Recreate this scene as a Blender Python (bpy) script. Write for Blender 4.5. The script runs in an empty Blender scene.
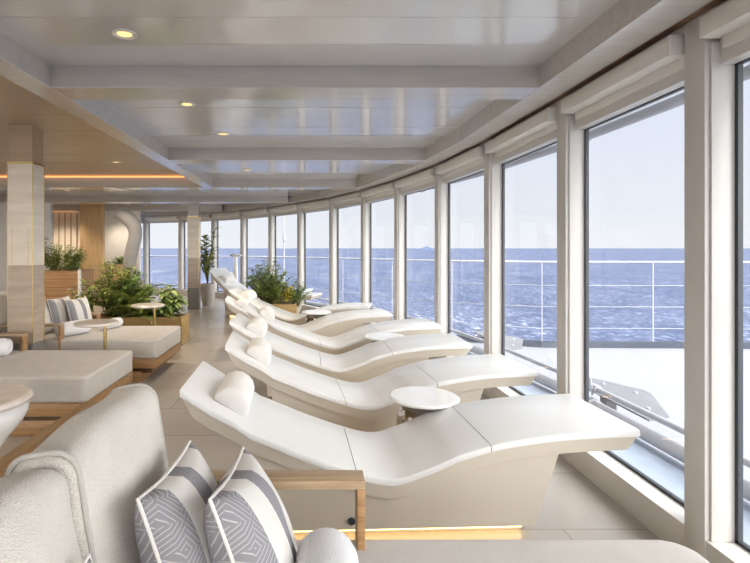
import bpy, bmesh, math, random
from mathutils import Vector, Matrix, Euler
PI = math.pi
R = math.radians
S = bpy.context.scene
COL = S.collection
random.seed(7)

# ------------------------------------------------------------ materials
def new_mat(name):
    m = bpy.data.materials.new(name); m.use_nodes = True
    nt = m.node_tree
    return m, nt, nt.nodes['Principled BSDF']
def N(nt, t, **kw):
    n = nt.nodes.new(t)
    for k, v in kw.items(): setattr(n, k, v)
    return n
def ramp(nt, fac, stops, interp='LINEAR'):
    r = N(nt, 'ShaderNodeValToRGB'); r.color_ramp.interpolation = interp
    el = r.color_ramp.elements
    while len(el) < len(stops): el.new(0.5)
    for e, (p, c) in zip(el, stops):
        e.position = p; e.color = (*c, 1)
    nt.links.new(fac, r.inputs[0]); return r.outputs[0]
def coords(nt, scale=(1,1,1), rot=(0,0,0), kind='Object'):
    tc = N(nt, 'ShaderNodeTexCoord'); mp = N(nt, 'ShaderNodeMapping')
    mp.inputs['Scale'].default_value = scale; mp.inputs['Rotation'].default_value = rot
    nt.links.new(tc.outputs[kind], mp.inputs[0]); return mp.outputs[0]
def noise(nt, vec, scale, detail=3, rough=.5):
    n = N(nt, 'ShaderNodeTexNoise'); n.inputs['Scale'].default_value = scale
    n.inputs['Detail'].default_value = detail; n.inputs['Roughness'].default_value = rough
    nt.links.new(vec, n.inputs['Vector']); return n.outputs['Fac']
def bump(nt, p, h, strength=.3, dist=.01):
    b = N(nt, 'ShaderNodeBump'); b.inputs['Strength'].default_value = strength; b.inputs['Distance'].default_value = dist
    nt.links.new(h, b.inputs['Height']); nt.links.new(b.outputs[0], p.inputs['Normal'])
def math_n(nt, op, a, b=None):
    n = N(nt, 'ShaderNodeMath', operation=op)
    for i, v in enumerate((a, b)):
        if v is None: continue
        if isinstance(v, (int, float)): n.inputs[i].default_value = v
        else: nt.links.new(v, n.inputs[i])
    return n.outputs[0]

def paint(name, col, rough=.4, var=.03, spec=.5, coat=0, nscale=6, bumpy=0):
    m, nt, p = new_mat(name)
    f = noise(nt, coords(nt), nscale, 3)
    c2 = tuple(max(0, c*(1-var*2)) for c in col)
    nt.links.new(ramp(nt, f, [(.3, c2), (.7, col)]), p.inputs['Base Color'])
    p.inputs['Roughness'].default_value = rough
    p.inputs['Specular IOR Level'].default_value = spec
    p.inputs['Coat Weight'].default_value = coat
    if bumpy: bump(nt, p, noise(nt, coords(nt), 60, 2), bumpy, .002)
    return m
def metal(name, col, rough=.25):
    m, nt, p = new_mat(name)
    f = noise(nt, coords(nt), 20, 2)
    nt.links.new(ramp(nt, f, [(.2, tuple(c*.93 for c in col)), (.8, col)]), p.inputs['Base Color'])
    p.inputs['Metallic'].default_value = 1; p.inputs['Roughness'].default_value = rough
    return m
def wood(name, c1, c2, scale=(1.2, 22, 22), rough=.42):
    m, nt, p = new_mat(name)
    v = coords(nt, scale)
    f = noise(nt, v, 1.6, 6, .62)
    g = noise(nt, v, 7, 3, .5)
    h = math_n(nt, 'ADD', math_n(nt, 'MULTIPLY', f, .75), math_n(nt, 'MULTIPLY', g, .25))
    nt.links.new(ramp(nt, h, [(.36, c1), (.5, tuple((a+b)/2 for a, b in zip(c1, c2))), (.64, c2)]), p.inputs['Base Color'])
    p.inputs['Roughness'].default_value = rough
    bump(nt, p, h, .15, .002)
    return m
def fabric(name, col, scale=420, strength=.5, var=.06, weave=True):
    m, nt, p = new_mat(name)
    v = coords(nt)
    f = noise(nt, v, 9, 3); g = noise(nt, v, 160, 2)
    h = math_n(nt, 'ADD', math_n(nt, 'MULTIPLY', f, .5), math_n(nt, 'MULTIPLY', g, .5))
    nt.links.new(ramp(nt, h, [(.35, tuple(c*(1-var*2) for c in col)), (.65, col)]), p.inputs['Base Color'])
    p.inputs['Roughness'].default_value = .92; p.inputs['Specular IOR Level'].default_value = .15
    p.inputs['Sheen Weight'].default_value = .15
    if weave:
        vo = N(nt, 'ShaderNodeTexVoronoi'); vo.inputs['Scale'].default_value = scale
        nt.links.new(coords(nt, (1, 1.6, 1), (.3, .2, .7)), vo.inputs['Vector'])
        bump(nt, p, vo.outputs['Distance'], strength, .0025)
    else:
        bump(nt, p, noise(nt, v, scale, 2), strength, .004)
    return m
def emit(name, col, strength):
    m, nt, p = new_mat(name)
    p.inputs['Base Color'].default_value = (*col, 1)
    p.inputs['Emission Color'].default_value = (*col, 1)
    p.inputs['Emission Strength'].default_value = strength
    return m
def stone(name, c1, c2, scale=(1, 1, 6), rough=.3, joints=None):
    m, nt, p = new_mat(name)
    v = coords(nt, scale)
    f = noise(nt, v, 2.2, 8, .62)
    nt.links.new(ramp(nt, f, [(.3, c1), (.55, tuple((a+b)/2 for a, b in zip(c1, c2))), (.72, c2)]), p.inputs['Base Color'])
    p.inputs['Roughness'].default_value = rough
    bump(nt, p, f, .06, .003)
    return m

def floor_mat():
    m, nt, p = new_mat('floor_stone_tile')
    v = coords(nt)
    br = N(nt, 'ShaderNodeTexBrick'); br.offset = .5
    for k, x in (('Scale', 1.0), ('Mortar Size', .0035), ('Mortar Smooth', .1), ('Brick Width', 1.2), ('Row Height', .6), ('Bias', 0)):
        br.inputs[k].default_value = x
    br.inputs['Color1'].default_value = (.42, .385, .35, 1); br.inputs['Color2'].default_value = (.47, .435, .395, 1)
    br.inputs['Mortar'].default_value = (.27, .245, .22, 1)
    nt.links.new(v, br.inputs['Vector'])
    f = noise(nt, coords(nt, (1, 1.6, 1)), 3.0, 9, .68)
    mx = N(nt, 'ShaderNodeMix', data_type='RGBA', blend_type='MULTIPLY'); mx.inputs[0].default_value = 1
    nt.links.new(br.outputs['Color'], mx.inputs[6])
    nt.links.new(ramp(nt, f, [(.3, (.95, .945, .94)), (.52, (.985, .985, .985)), (.75, (1.0, .99, .98))]), mx.inputs[7])
    nt.links.new(mx.outputs[2], p.inputs['Base Color'])
    rr = math_n(nt, 'ADD', math_n(nt, 'MULTIPLY', f, .08), .2)
    nt.links.new(rr, p.inputs['Roughness'])
    p.inputs['Specular IOR Level'].default_value = .5
    return m
def sea_mat():
    m, nt, p = new_mat('sea_water')
    v = coords(nt, (1, .55, 1))
    a = noise(nt, v, .55, 6, .75); b = noise(nt, coords(nt, (1, .4, 1)), .035, 4, .6)
    h = math_n(nt, 'ADD', math_n(nt, 'MULTIPLY', a, .8), math_n(nt, 'MULTIPLY', b, .2))
    nt.links.new(ramp(nt, h, [(.36, (.026, .040, .086)), (.5, (.050, .068, .128)), (.585, (.13, .155, .24)), (.66, (.5, .52, .6))]), p.inputs['Base Color'])
    p.inputs['Roughness'].default_value = .55; p.inputs['Specular IOR Level'].default_value = .12
    bump(nt, p, a, .4, .6)
    return m
def glass_mat():
    m = bpy.data.materials.new('window_glass'); m.use_nodes = True
    nt = m.node_tree; nt.nodes.clear()
    o = N(nt, 'ShaderNodeOutputMaterial'); t = N(nt, 'ShaderNodeBsdfTransparent'); g = N(nt, 'ShaderNodeBsdfGlossy')
    t.inputs[0].default_value = (.955, .97, .985, 1); g.inputs['Roughness'].default_value = .01
    g.inputs[0].default_value = (1, 1, 1, 1)
    fr = N(nt, 'ShaderNodeFresnel'); fr.inputs[0].default_value = 1.3
    mx = N(nt, 'ShaderNodeMixShader')
    ge = N(nt, 'ShaderNodeNewGeometry'); inv = math_n(nt, 'SUBTRACT', 1.0, ge.outputs['Backfacing'])
    nt.links.new(math_n(nt, 'MULTIPLY', fr.outputs[0], inv), mx.inputs[0]); nt.links.new(t.outputs[0], mx.inputs[1]); nt.links.new(g.outputs[0], mx.inputs[2])
    nt.links.new(mx.outputs[0], o.inputs[0])
    return m
def stripe_mat():
    # woven pillow: light / grey bands along local x, herringbone lines inside the grey bands
    m, nt, p = new_mat('striped_pillow_weave')
    tc = N(nt, 'ShaderNodeTexCoord'); sx = N(nt, 'ShaderNodeSeparateXYZ'); nt.links.new(tc.outputs['Object'], sx.inputs[0])
    u = math_n(nt, 'ADD', math_n(nt, 'MULTIPLY', sx.outputs[0], 2.38), .5)      # .42 m wide -> 0..1
    L = (.71, .69, .66); G = (.27, .265, .285)
    bands = [(0, G), (.2, L), (.42, G), (.58, L), (.9, G), (1, G)]
    base = ramp(nt, u, bands, 'CONSTANT')
    mask = ramp(nt, u, [(0, (1,1,1)), (.2, (0,0,0)), (.42, (.25,.25,.25)), (.58, (0,0,0)), (.9, (1,1,1)), (1, (1,1,1))], 'CONSTANT')
    def lines(rot):
        w = N(nt, 'ShaderNodeTexWave', wave_type='BANDS', bands_direction='X')
        w.inputs['Scale'].default_value = 30; w.inputs['Distortion'].default_value = .4
        nt.links.new(coords(nt, (1,1,1), (0, 0, rot)), w.inputs['Vector'])
        return ramp(nt, w.outputs['Fac'], [(.86, (0,0,0)), (.97, (.55,.55,.55))])
    ck = N(nt, 'ShaderNodeTexChecker'); ck.inputs['Scale'].default_value = 17
    nt.links.new(coords(nt, (1, 1, .01), (0, 0, R(20))), ck.inputs['Vector'])
    mx = N(nt, 'ShaderNodeMix', data_type='RGBA')
    nt.links.new(ck.outputs['Fac'], mx.inputs[0]); nt.links.new(lines(R(62)), mx.inputs[6]); nt.links.new(lines(R(-28)), mx.inputs[7])
    ml = N(nt, 'ShaderNodeMix', data_type='RGBA', blend_type='MULTIPLY'); ml.inputs[0].default_value = 1
    nt.links.new(mx.outputs[2], ml.inputs[6]); nt.links.new(mask, ml.inputs[7])
    bw = N(nt, 'ShaderNodeRGBToBW'); nt.links.new(ml.outputs[2], bw.inputs[0])
    fin = N(nt, 'ShaderNodeMix', data_type='RGBA'); nt.links.new(bw.outputs[0], fin.inputs[0])
    nt.links.new(base, fin.inputs[6]); fin.inputs[7].default_value = (.66, .65, .64, 1)
    nt.links.new(fin.outputs[2], p.inputs['Base Color'])
    p.inputs['Roughness'].default_value = .95; p.inputs['Specular IOR Level'].default_value = .1
    vo = N(nt, 'ShaderNodeTexVoronoi'); vo.inputs['Scale'].default_value = 500
    nt.links.new(coords(nt), vo.inputs['Vector']); bump(nt, p, vo.outputs['Distance'], .4, .002)
    return m
def leaf_mat(name, c1, c2):
    m, nt, p = new_mat(name)
    f = noise(nt, coords(nt), 14, 3)
    nt.links.new(ramp(nt, f, [(.35, c1), (.65, c2)]), p.inputs['Base Color'])
    p.inputs['Roughness'].default_value = .45
    p.inputs['Transmission Weight'].default_value = 0
    p.inputs['Subsurface Weight'].default_value = 0
    return m

M = {}
M['floor'] = floor_mat(); M['sea'] = sea_mat(); M['glass'] = glass_mat(); M['stripe'] = stripe_mat()
M['ceil'] = paint('ceiling_gloss_white', (.58, .565, .55), .13, .015, 1.0, .8)
M['beam'] = wood('beam_limed_white', (.47, .44, .405), (.53, .50, .465), (1, 12, 12), .2)
M['beam'].node_tree.nodes['Principled BSDF'].inputs['Coat Weight'].default_value = .6
M['beam'].node_tree.nodes['Principled BSDF'].inputs['Coat Roughness'].default_value = .12
for k_, v_ in (('ceil', .16),): M[k_].node_tree.nodes['Principled BSDF'].inputs['Coat Roughness'].default_value = v_
M['recess'] = wood('teak_gap_shade', (.06, .03, .015), (.13, .07, .03))  # darkened copy of the teak: shade of the frame gap put into its colour
M['overhang'] = paint('overhang_white', (.85, .86, .88), .5, .02)
M['frame'] = paint('window_post_paint', (.62, .60, .57), .3, .01, .5)
M['blind'] = paint('blind_cassette', (.74, .72, .68), .45, .01)
M['gasket'] = paint('gasket_black', (.035, .04, .05), .5)
M['slot'] = wood('slot_brown', (.10, .05, .03), (.2, .11, .06))
M['brown'] = wood('ceiling_bronze_wood', (.40, .30, .19), (.47, .36, .24), (1.2, 14, 14), .3)
M['teak'] = wood('teak', (.24, .125, .05), (.50, .29, .13))
M['teak_y'] = wood('teak_lengthwise', (.34, .19, .08), (.60, .38, .19), (22, 1.2, 22))
M['teak_pale'] = wood('teak_pale', (.30, .20, .11), (.50, .37, .24))
M['wallwood'] = wood('oak_wall', (.50, .33, .16), (.66, .46, .25), (18, 18, 1.0))
M['slat'] = wood('slat_dark', (.33, .21, .1), (.46, .31, .17), (18, 18, 1.0))
M['slatback'] = paint('slat_backing_cream', (.84, .77, .67), .6)
M['planter'] = wood('planter_brass_wood', (.36, .24, .09), (.52, .37, .17), (1.2, 12, 12))
M['lounge'] = paint('lounger_pad_white', (.74, .74, .73), .26, .012, .6, bumpy=.02)
M['shell'] = paint('lounger_shell', (.58, .525, .445), .42, .012)
M['head'] = fabric('headrest_fabric', (.80, .78, .755), 700, .12)
M['led'] = emit('led_warm', (1, .70, .27), 5)
M['cove'] = emit('cove_led', (1, .45, .16), 1.5)
M['lamp'] = emit('downlight_bulb', (1, .70, .26), 1.3)
M['linen'] = fabric('linen_mattress', (.60, .57, .535), 600, .25)
M['linen_w'] = fabric('linen_cushion', (.74, .70, .64), 210, 1.0)
M['piping'] = fabric('piping_cord', (.52, .50, .46), 900, .3)
M['pipingw'] = fabric('piping_cord_white', (.78, .76, .73), 900, .3)
M['towel'] = fabric('terry_towel', (.83, .83, .85), 260, .9, .04, False)
M['marble'] = stone('travertine_top', (.60, .53, .48), (.80, .76, .72), (3, 3, 3), .2)
M['white'] = paint('white_gloss', (.84, .84, .83), .1, .01)
M['brass'] = metal('brass', (.55, .41, .17), .3)
M['steel'] = metal('polished_steel', (.50, .46, .43), .12)
M['rail'] = paint('pipe_steel_grey', (.38, .38, .41), .35, .05, .6)
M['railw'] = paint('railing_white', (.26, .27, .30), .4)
M['plate'] = paint('bracket_plate', (.17, .175, .19), .5)
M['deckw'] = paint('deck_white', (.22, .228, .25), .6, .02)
M['deckg'] = paint('gutter_grey', (.32, .37, .46), .5, .06)
M['kick'] = paint('kick_dark', (.04, .05, .075), .6)
M['trav'] = stone('travertine_light', (.66, .58, .46), (.84, .77, .66), (1, 1, 7), .3)
M['travd'] = stone('travertine_dark', (.36, .28, .21), (.52, .43, .34), (1, 1, 8), .3)
M['mosaic'] = paint('mosaic_grey', (.26, .25, .23), .4, .2, nscale=40)
M['sculpt'] = paint('sculpture_plaster', (.42, .405, .395), .55)
M['wall'] = paint('wall_white', (.80, .79, .77), .6)
M['pot'] = paint('pot_taupe', (.50, .46, .41), .5)
M['soil'] = paint('soil', (.06, .045, .03), .9)
M['leafA'] = leaf_mat('leaf_fern', (.12, .20, .035), (.42, .46, .10))
M['leafB'] = leaf_mat('leaf_bright', (.17, .27, .06), (.42, .52, .18))
M['leafC'] = leaf_mat('leaf_deep', (.08, .17, .04), (.26, .38, .10))
M['leafY'] = leaf_mat('leaf_yellow', (.55, .45, .03), (.80, .68, .08))
M['petal'] = leaf_mat('petal_white', (.75, .72, .68), (.88, .86, .82))
M['stem'] = paint('stem_green_brown', (.16, .16, .06), .7)
M['letter'] = paint('letter_grey', (.22, .21, .20), .5)
M['ship'] = paint('far_ship_blue', (.13, .17, .28), .8)

# ------------------------------------------------------------ mesh helpers
def link(name, me, mat, parent=None):
    o = bpy.data.objects.new(name, me); COL.objects.link(o)
    if mat is not None:
        for mm in (mat if isinstance(mat, (list, tuple)) else [mat]): me.materials.append(mm)
    if parent is not None: o.parent = parent
    return o
def finish(name, bm, mat, parent=None, smooth=False, ang=40):
    bmesh.ops.recalc_face_normals(bm, faces=bm.faces)
    me = bpy.data.meshes.new(name); bm.to_mesh(me); bm.free()
    if smooth:
        for p in me.polygons: p.use_smooth = True
        me.set_sharp_from_angle(angle=R(ang))
    return link(name, me, mat, parent)
def tag(o, label=None, cat=None, group=None, kind=None):
    if label: o['label'] = label
    if cat: o['category'] = cat
    if group: o['group'] = group
    if kind: o['kind'] = kind
    return o
def empty(name, loc=(0,0,0), rz=0):
    o = bpy.data.objects.new(name, None); COL.objects.link(o)
    o.location = loc; o.rotation_euler = (0, 0, rz); o.empty_display_size = .1
    return o
def bx(bm, x0, x1, y0, y1, z0, z1, bev=0, mtx=None):
    vs = [bm.verts.new(v) for v in ((x0,y0,z0),(x1,y0,z0),(x1,y1,z0),(x0,y1,z0),(x0,y0,z1),(x1,y0,z1),(x1,y1,z1),(x0,y1,z1))]
    if mtx:
        for v in vs: v.co = mtx @ v.co
    fs = [bm.faces.new([vs[i] for i in f]) for f in ((0,3,2,1),(4,5,6,7),(0,1,5,4),(1,2,6,5),(2,3,7,6),(3,0,4,7))]
    if bev:
        es = set(e for f in fs for e in f.edges)
        bmesh.ops.bevel(bm, geom=list(es), offset=bev, segments=2, profile=.5, affect='EDGES')
def box(name, x0, x1, y0, y1, z0, z1, mat, parent=None, bev=0):
    bm = bmesh.new(); bx(bm, x0, x1, y0, y1, z0, z1, bev)
    return finish(name, bm, mat, parent, bool(bev))
def prism_xy(bm, pts, z0, z1):
    a = [bm.verts.new((x, y, z0)) for x, y in pts]; b = [bm.verts.new((x, y, z1)) for x, y in pts]
    n = len(pts)
    bm.faces.new(a[::-1]); bm.faces.new(b)
    for i in range(n): bm.faces.new((a[i], a[(i+1)%n], b[(i+1)%n], b[i]))
def lathe(bm, prof, seg=40, cx=0, cy=0):
    rings = []
    for r, z in prof:
        if r < 1e-5: rings.append([bm.verts.new((cx, cy, z))])
        else: rings.append([bm.verts.new((cx+r*math.cos(2*PI*k/seg), cy+r*math.sin(2*PI*k/seg), z)) for k in range(seg)])
    for a, b in zip(rings, rings[1:]):
        for k in range(seg):
            k2 = (k+1) % seg
            if len(a) == 1 and len(b) == 1: continue
            if len(a) == 1: bm.faces.new((a[0], b[k], b[k2]))
            elif len(b) == 1: bm.faces.new((a[k], a[k2], b[0]))
            else: bm.faces.new((a[k], a[k2], b[k2], b[k]))
def tube(bm, pts, r, seg=8, closed=False, rad=None):
    pts = [Vector(p) for p in pts]; n = len(pts); rings = []
    up = Vector((0,0,1))
    prev = None
    for i, p in enumerate(pts):
        if closed: t = pts[(i+1)%n]-pts[(i-1)%n]
        else: t = pts[min(i+1, n-1)]-pts[max(i-1, 0)]
        t.normalize()
        if prev is None:
            a = t.cross(up) if abs(t.z) < .95 else t.cross(Vector((1,0,0)))
        else:
            a = prev-t*prev.dot(t)
        a.normalize(); prev = a; b = t.cross(a)
        rr = rad[i] if rad else r
        rings.append([bm.verts.new(p+a*rr*math.cos(2*PI*k/seg)+b*rr*math.sin(2*PI*k/seg)) for k in range(seg)])
    m = n if closed else n-1
    for i in range(m):
        A, B = rings[i], rings[(i+1)%n]
        for k in range(seg): bm.faces.new((A[k], A[(k+1)%seg], B[(k+1)%seg], B[k]))
    if not closed:
        bm.faces.new(rings[0][::-1]); bm.faces.new(rings[-1])
def slab(bm, x0, x1, y0, y1, z0, z1, rc=.04, re=.02, crown=0, cs=6, es=4):
    """soft rounded slab: rounded corners (rc) in plan, rounded edges (re), crowned top"""
    cx, cy = (x0+x1)/2, (y0+y1)/2
    def outline(ins):
        pts = []
        r = max(rc-ins, .002)
        for (qx, qy, a0) in ((x1-rc, y1-rc, 0), (x0+rc, y1-rc, PI/2), (x0+rc, y0+rc, PI), (x1-rc, y0+rc, 1.5*PI)):
            for k in range(cs+1):
                a = a0+PI/2*k/cs
                pts.append((qx+r*math.cos(a), qy+r*math.sin(a)))
        return pts
    rings = []
    def ring(ins, z): rings.append([bm.verts.new((x, y, z)) for x, y in outline(ins)])
    for k in range(es+1):
        a = PI/2*k/es; ring(re*(1-math.sin(a)), z0+re*(1-math.cos(a)))
    for k in range(es+1):
        a = PI/2*k/es; ring(re*(1-math.cos(a)), z1-re*(1-math.sin(a)))
    n = len(rings[0])
    for A, B in zip(rings, rings[1:]):
        for k in range(n): bm.faces.new((A[k], A[(k+1)%n], B[(k+1)%n], B[k]))
    # top: shrink rings to the centre with a crown
    last = rings[-1]
    for f in (.93, .8, .5):
        h = crown*(1-f*f)
        nr = [bm.verts.new((cx+(v.co.x-cx)*f if False else cx+(rings[-1][i].co.x-cx)*f, cy+(rings[-1][i].co.y-cy)*f, z1+h)) for i, v in enumerate(rings[-1])]
        for k in range(n): bm.faces.new((last[k], last[(k+1)%n], nr[(k+1)%n], nr[k]))
        last = nr
    bm.faces.new(last)
    bm.faces.new(rings[0][::-1])
def cushion(bm, w, h, t, n=22, e=.42, ear=.05, sag=0, seed=0):
    """pillow in the local xy plane, thickness along z; returns the outline points"""
    rnd = random.Random(seed)
    ph = [rnd.uniform(0, 6) for _ in range(4)]
    def P(i, j, s):
        u = -1+2*i/n; v = -1+2*j/n
        x = u*(1-ear*(1-v*v))*w/2; y = v*(1-ear*(1-u*u))*h/2
        th = max(0, (1-u*u)*(1-v*v))**e*t/2
        th *= 1+.05*math.sin(5*u+ph[0])*math.sin(4*v+ph[1])
        return Vector((x, y, s*th+sag*u*u))
    A = [[bm.verts.new(P(i, j, 1)) for j in range(n+1)] for i in range(n+1)]
    B = [[(A[i][j] if i in (0, n) or j in (0, n) else bm.verts.new(P(i, j, -1))) for j in range(n+1)] for i in range(n+1)]
    for i in range(n):
        for j in range(n):
            bm.faces.new((A[i][j], A[i+1][j], A[i+1][j+1], A[i][j+1]))
            bm.faces.new((B[i][j], B[i][j+1], B[i+1][j+1], B[i+1][j]))
    out = [P(i, 0, 0) for i in range(n)]+[P(n, j, 0) for j in range(n)]+[P(n-i, n, 0) for i in range(n)]+[P(0, n-j, 0) for j in range(n)]
    return out
def copy_tree(o, parent=None):
    c = o.copy(); COL.objects.link(c); c.parent = parent
    for ch in list(o.children):
        d = ch.copy(); COL.objects.link(d); d.parent = c
        for g in list(ch.children):
            e = g.copy(); COL.objects.link(e); e.parent = d
    return c

# ------------------------------------------------------------ the window line (plan)
PTS = [(1.61,-3.6),(1.61,-2.45),(1.61,-1.3),(1.61,-.2),(1.61,.93),(1.61,2.05),(1.61,3.18),(1.58,4.48),(1.45,5.77),(1.19,7.05),(.84,8.30),(.36,9.51),(-.28,10.64),
       (-.99,11.73),(-1.79,12.75),(-2.71,13.67),(-3.80,14.42),(-5.0,14.98),(-6.3,15.4)]
PV = [Vector((x, y)) for x, y in PTS]
def nrm(i):           # outward normal of segment i
    d = (PV[i+1]-PV[i]).normalized(); return Vector((d.y, -d.x))
def vn(i):            # mitred vertex normal
    a = nrm(max(i-1, 0)); b = nrm(min(i, len(PV)-2)); m = (a+b).normalized()
    return m/max(.3, m.dot(b))
def off(d): return [PV[i]+vn(i)*d for i in range(len(PV))]
def xat(Y, d):
    L = off(d)
    for a, b in zip(L, L[1:]):
        if a.y <= Y <= b.y: return a.x+(b.x-a.x)*(Y-a.y)/(b.y-a.y)
    return L[0].x if Y < L[0].y else L[-1].x
def ribbon(name, d0, d1, z0, z1, mat, i0=0, i1=None):
    A, B = off(d0), off(d1); i1 = len(PV)-1 if i1 is None else i1
    bm = bmesh.new(); rows = []
    for i in range(i0, i1+1):
        rows.append([bm.verts.new((*A[i], z0)), bm.verts.new((*B[i], z0)), bm.verts.new((*B[i], z1)), bm.verts.new((*A[i], z1))])
    for a, b in zip(rows, rows[1:]):
        for k in range(4): bm.faces.new((a[k], a[(k+1)%4], b[(k+1)%4], b[k]))
    bm.faces.new(rows[0]); bm.faces.new(rows[-1][::-1])
    return finish(name, bm, mat)
def struct(o): o['kind'] = 'structure'; return o

YB = -3.6
# ------------------------------------------------------------ floor
bm = bmesh.new()
o0 = off(.06)
prism_xy(bm, [(p.x, p.y) for p in o0]+[(-8.2, 15.4), (-8.2, YB)], -.12, 0)
struct(finish('floor', bm, M['floor']))
# sill curb
struct(ribbon('trim_1', 0, .13, 0, .15, M['frame']))
# unseen roof slab with overhang, added to block light leaking through ceiling gaps
bm = bmesh.new(); o1 = off(.85)
prism_xy(bm, [(p.x, p.y) for p in o1]+[(-8.2, 15.9), (-8.2, YB)], 2.56, 2.75)
struct(finish('ceiling.002', bm, M['wall']))
struct(ribbon('trim_2', .14, .85, 2.36, 2.56, M['overhang']))
# upper wall band above the windows
struct(ribbon('trim_3', .0, .14, 2.28, 2.56, M['frame']))
struct(ribbon('trim_4', -.09, -.002, 2.315, 2.35, M['slot']))
# perimeter beam
struct(ribbon('trim_5', -.27, -.075, 2.30, 2.56, M['beam']))

# ------------------------------------------------------------ ceiling planks
bm = bmesh.new()
rnd = random.Random(3)
BE = [.52, 2.97, 5.42, 7.87, 10.4, 12.77, 15.1]
def planks(bm, Y0, Y1, X0, z, w=.31, xr=None):
    n = max(1, round((Y1-Y0)/w)); st = (Y1-Y0)/n
    for k in range(n):
        a = Y0+k*st+.003; b = Y0+(k+1)*st-.003
        t = rnd.uniform(-.0016, .0016)
        xa = xr if xr is not None else xat((a+b)/2, -.2)
        if xa <= X0: continue
        v = [bm.verts.new(c) for c in ((X0,a,z+t),(xa,a,z+t),(xa,b,z-t),(X0,b,z-t))]
        u = [bm.verts.new(c) for c in ((X0,a,z+.03),(xa,a,z+.03),(xa,b,z+.03),(X0,b,z+.03))]
        bm.faces.new(v[::-1]); bm.faces.new(u)
        for i in range(4): bm.faces.new((v[i], v[(i+1)%4], u[(i+1)%4], u[i]))
starts = [YB]+[b+.24 for b in BE]
ends = BE+[15.3]
for s_, e_ in zip(starts, ends):
    if e_-s_ < .2: continue
    planks(bm, s_, e_, -1.56 if e_ < 8 else -8.1, 2.43)
struct(finish('ceiling', bm, M['ceil']))
bm = bmesh.new(); planks(bm, YB, 7.87, -8.1, 2.485, .6, -1.72)
struct(finish('ceiling.001', bm, M['brown']))
# beams
n = 6
for k, Y in enumerate(BE):
    bm = bmesh.new()
    x1 = min(xat(Y, -.2), xat(Y+.24, -.2))
    if Y < 7: x0 = -1.56
    else: x0 = -8.1
    if x1 > x0+.3:
        bx(bm, x0, x1, Y, Y+.24, 2.302, 2.54, .003)
        struct(finish('trim_%d' % n, bm, M['beam'])); n += 1
bm = bmesh.new(); bx(bm, -1.72, -1.56, YB, 7.87, 2.30, 2.54, .003)
struct(finish('trim_%d' % n, bm, M['beam'])); n += 1
# shadow-gap lip inside recesses
# cove light on the far end of the brown ceiling
cl = box('cove_light', -8.0, -1.76, 7.835, 7.865, 2.462, 2.478, M['cove'])
tag(cl, 'thin warm orange cove light line at far end of the brown wooden ceiling', 'light strip')

# ------------------------------------------------------------ posts, windows, blinds
def seg_frame(i):
    a, b = PV[i], PV[i+1]; d = (b-a).normalized(); nn = Vector((d.y, -d.x)); return a, d, nn, (b-a).length
def pbox(bm, a, d, nn, s0, s1, t0, t1, z0, z1, bev=0):
    mt = Matrix(((d.x, nn.x, 0, a.x), (d.y, nn.y, 0, a.y), (0, 0, 1, 0), (0, 0, 0, 1)))
    bx(bm, s0, s1, t0, t1, z0, z1, bev, mt)
wn = 0
place = {5:'nearest blind box, cut by the right edge of the picture', 6:'second blind box, with its square end cap in full view'}
ords = ['', '', '', '', 'first (nearest)', 'second', 'third', 'fourth', 'fifth', 'sixth', 'seventh', 'eighth', 'ninth', 'tenth', 'eleventh', 'twelfth', 'thirteenth', 'fourteenth', 'fifteenth']
for i in range(len(PV)-1):
    a, d, nn, L = seg_frame(i)
    a_, d_, n_, _ = seg_frame(max(i-1, 0))
    dm = (d+d_).normalized(); nm = Vector((dm.y, -dm.x))
    bm = bmesh.new()
    pbox(bm, a, dm, nm, 0, .115, -.004, .13, .0, 2.40, .004)
    pbox(bm, a, dm, nm, .115, .13, .05, .14, .0, 2.40)
    pbox(bm, a, dm, nm, -.012, 0, .015, .14, .15, 2.19, .003)
    struct(finish('trim_%d' % n, bm, M['frame'], smooth=True)); n += 1
    wn += 1
    # window: header panel, gasket, glass
    bm = bmesh.new()
    pbox(bm, a, d, nn, .08, L-.01, .05, .14, 2.10, 2.30)
    w = struct(finish('window_%d' % wn, bm, M['frame']))
    bm = bmesh.new(); s0, s1 = .13, L-.012
    for (q0, q1, z0, z1) in ((s0, s0+.012, .15, 2.10), (s1-.016, s1, .15, 2.10), (s0, s1, .15, .164), (s0, s1, 2.094, 2.10)):
        pbox(bm, a, d, nn, q0, q1, .109, .13, z0, z1)
    finish('gasket', bm, M['gasket'], w)
    bm = bmesh.new(); pbox(bm, a, d, nn, s0+.01, s1-.01, .112, .116, .16, 2.095)
    finish('pane', bm, M['glass'], w)
    # roller blind
    if i >= 3 and i < 17:
        r = empty('roller_blind', (*(a+d*(L/2)), 2.19))
        def rel(ob):
            ob.parent = r; ob.matrix_parent_inverse = r.matrix_basis.inverted()
        bm = bmesh.new(); pbox(bm, a, d, nn, .15, L-.03, -.05, .045, 2.195, 2.28, .003)
        rel(finish('cassette', bm, M['blind'], smooth=True))
        bm = bmesh.new(); pbox(bm, a, d, nn, .135, .15, -.052, .047, 2.192, 2.283, .002)
        rel(finish('end_cap', bm, M['blind'], smooth=True))
        bm = bmesh.new(); pbox(bm, a, d, nn, .15, L-.045, .03, .05, 2.15, 2.20, .003)
        rel(finish('bottom_bar', bm, M['blind'], smooth=True))
        lab = {3: 'beige roller blind box above the window beside the camera, out of frame at right',
               4: 'beige roller blind box cut off by the top right corner of the picture',
               5: 'largest fully visible beige roller blind box, above the widest window pane'}.get(i)
        if not lab: lab = 'beige roller blind box, %s from the right along the curved window wall' % {6:'third',7:'fourth',8:'fifth',9:'sixth',10:'seventh',11:'eighth',12:'ninth',13:'tenth',14:'eleventh',15:'twelfth',16:'thirteenth'}[i]
        tag(r, lab, 'roller blind', 'roller blind boxes above the curved windows')

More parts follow.
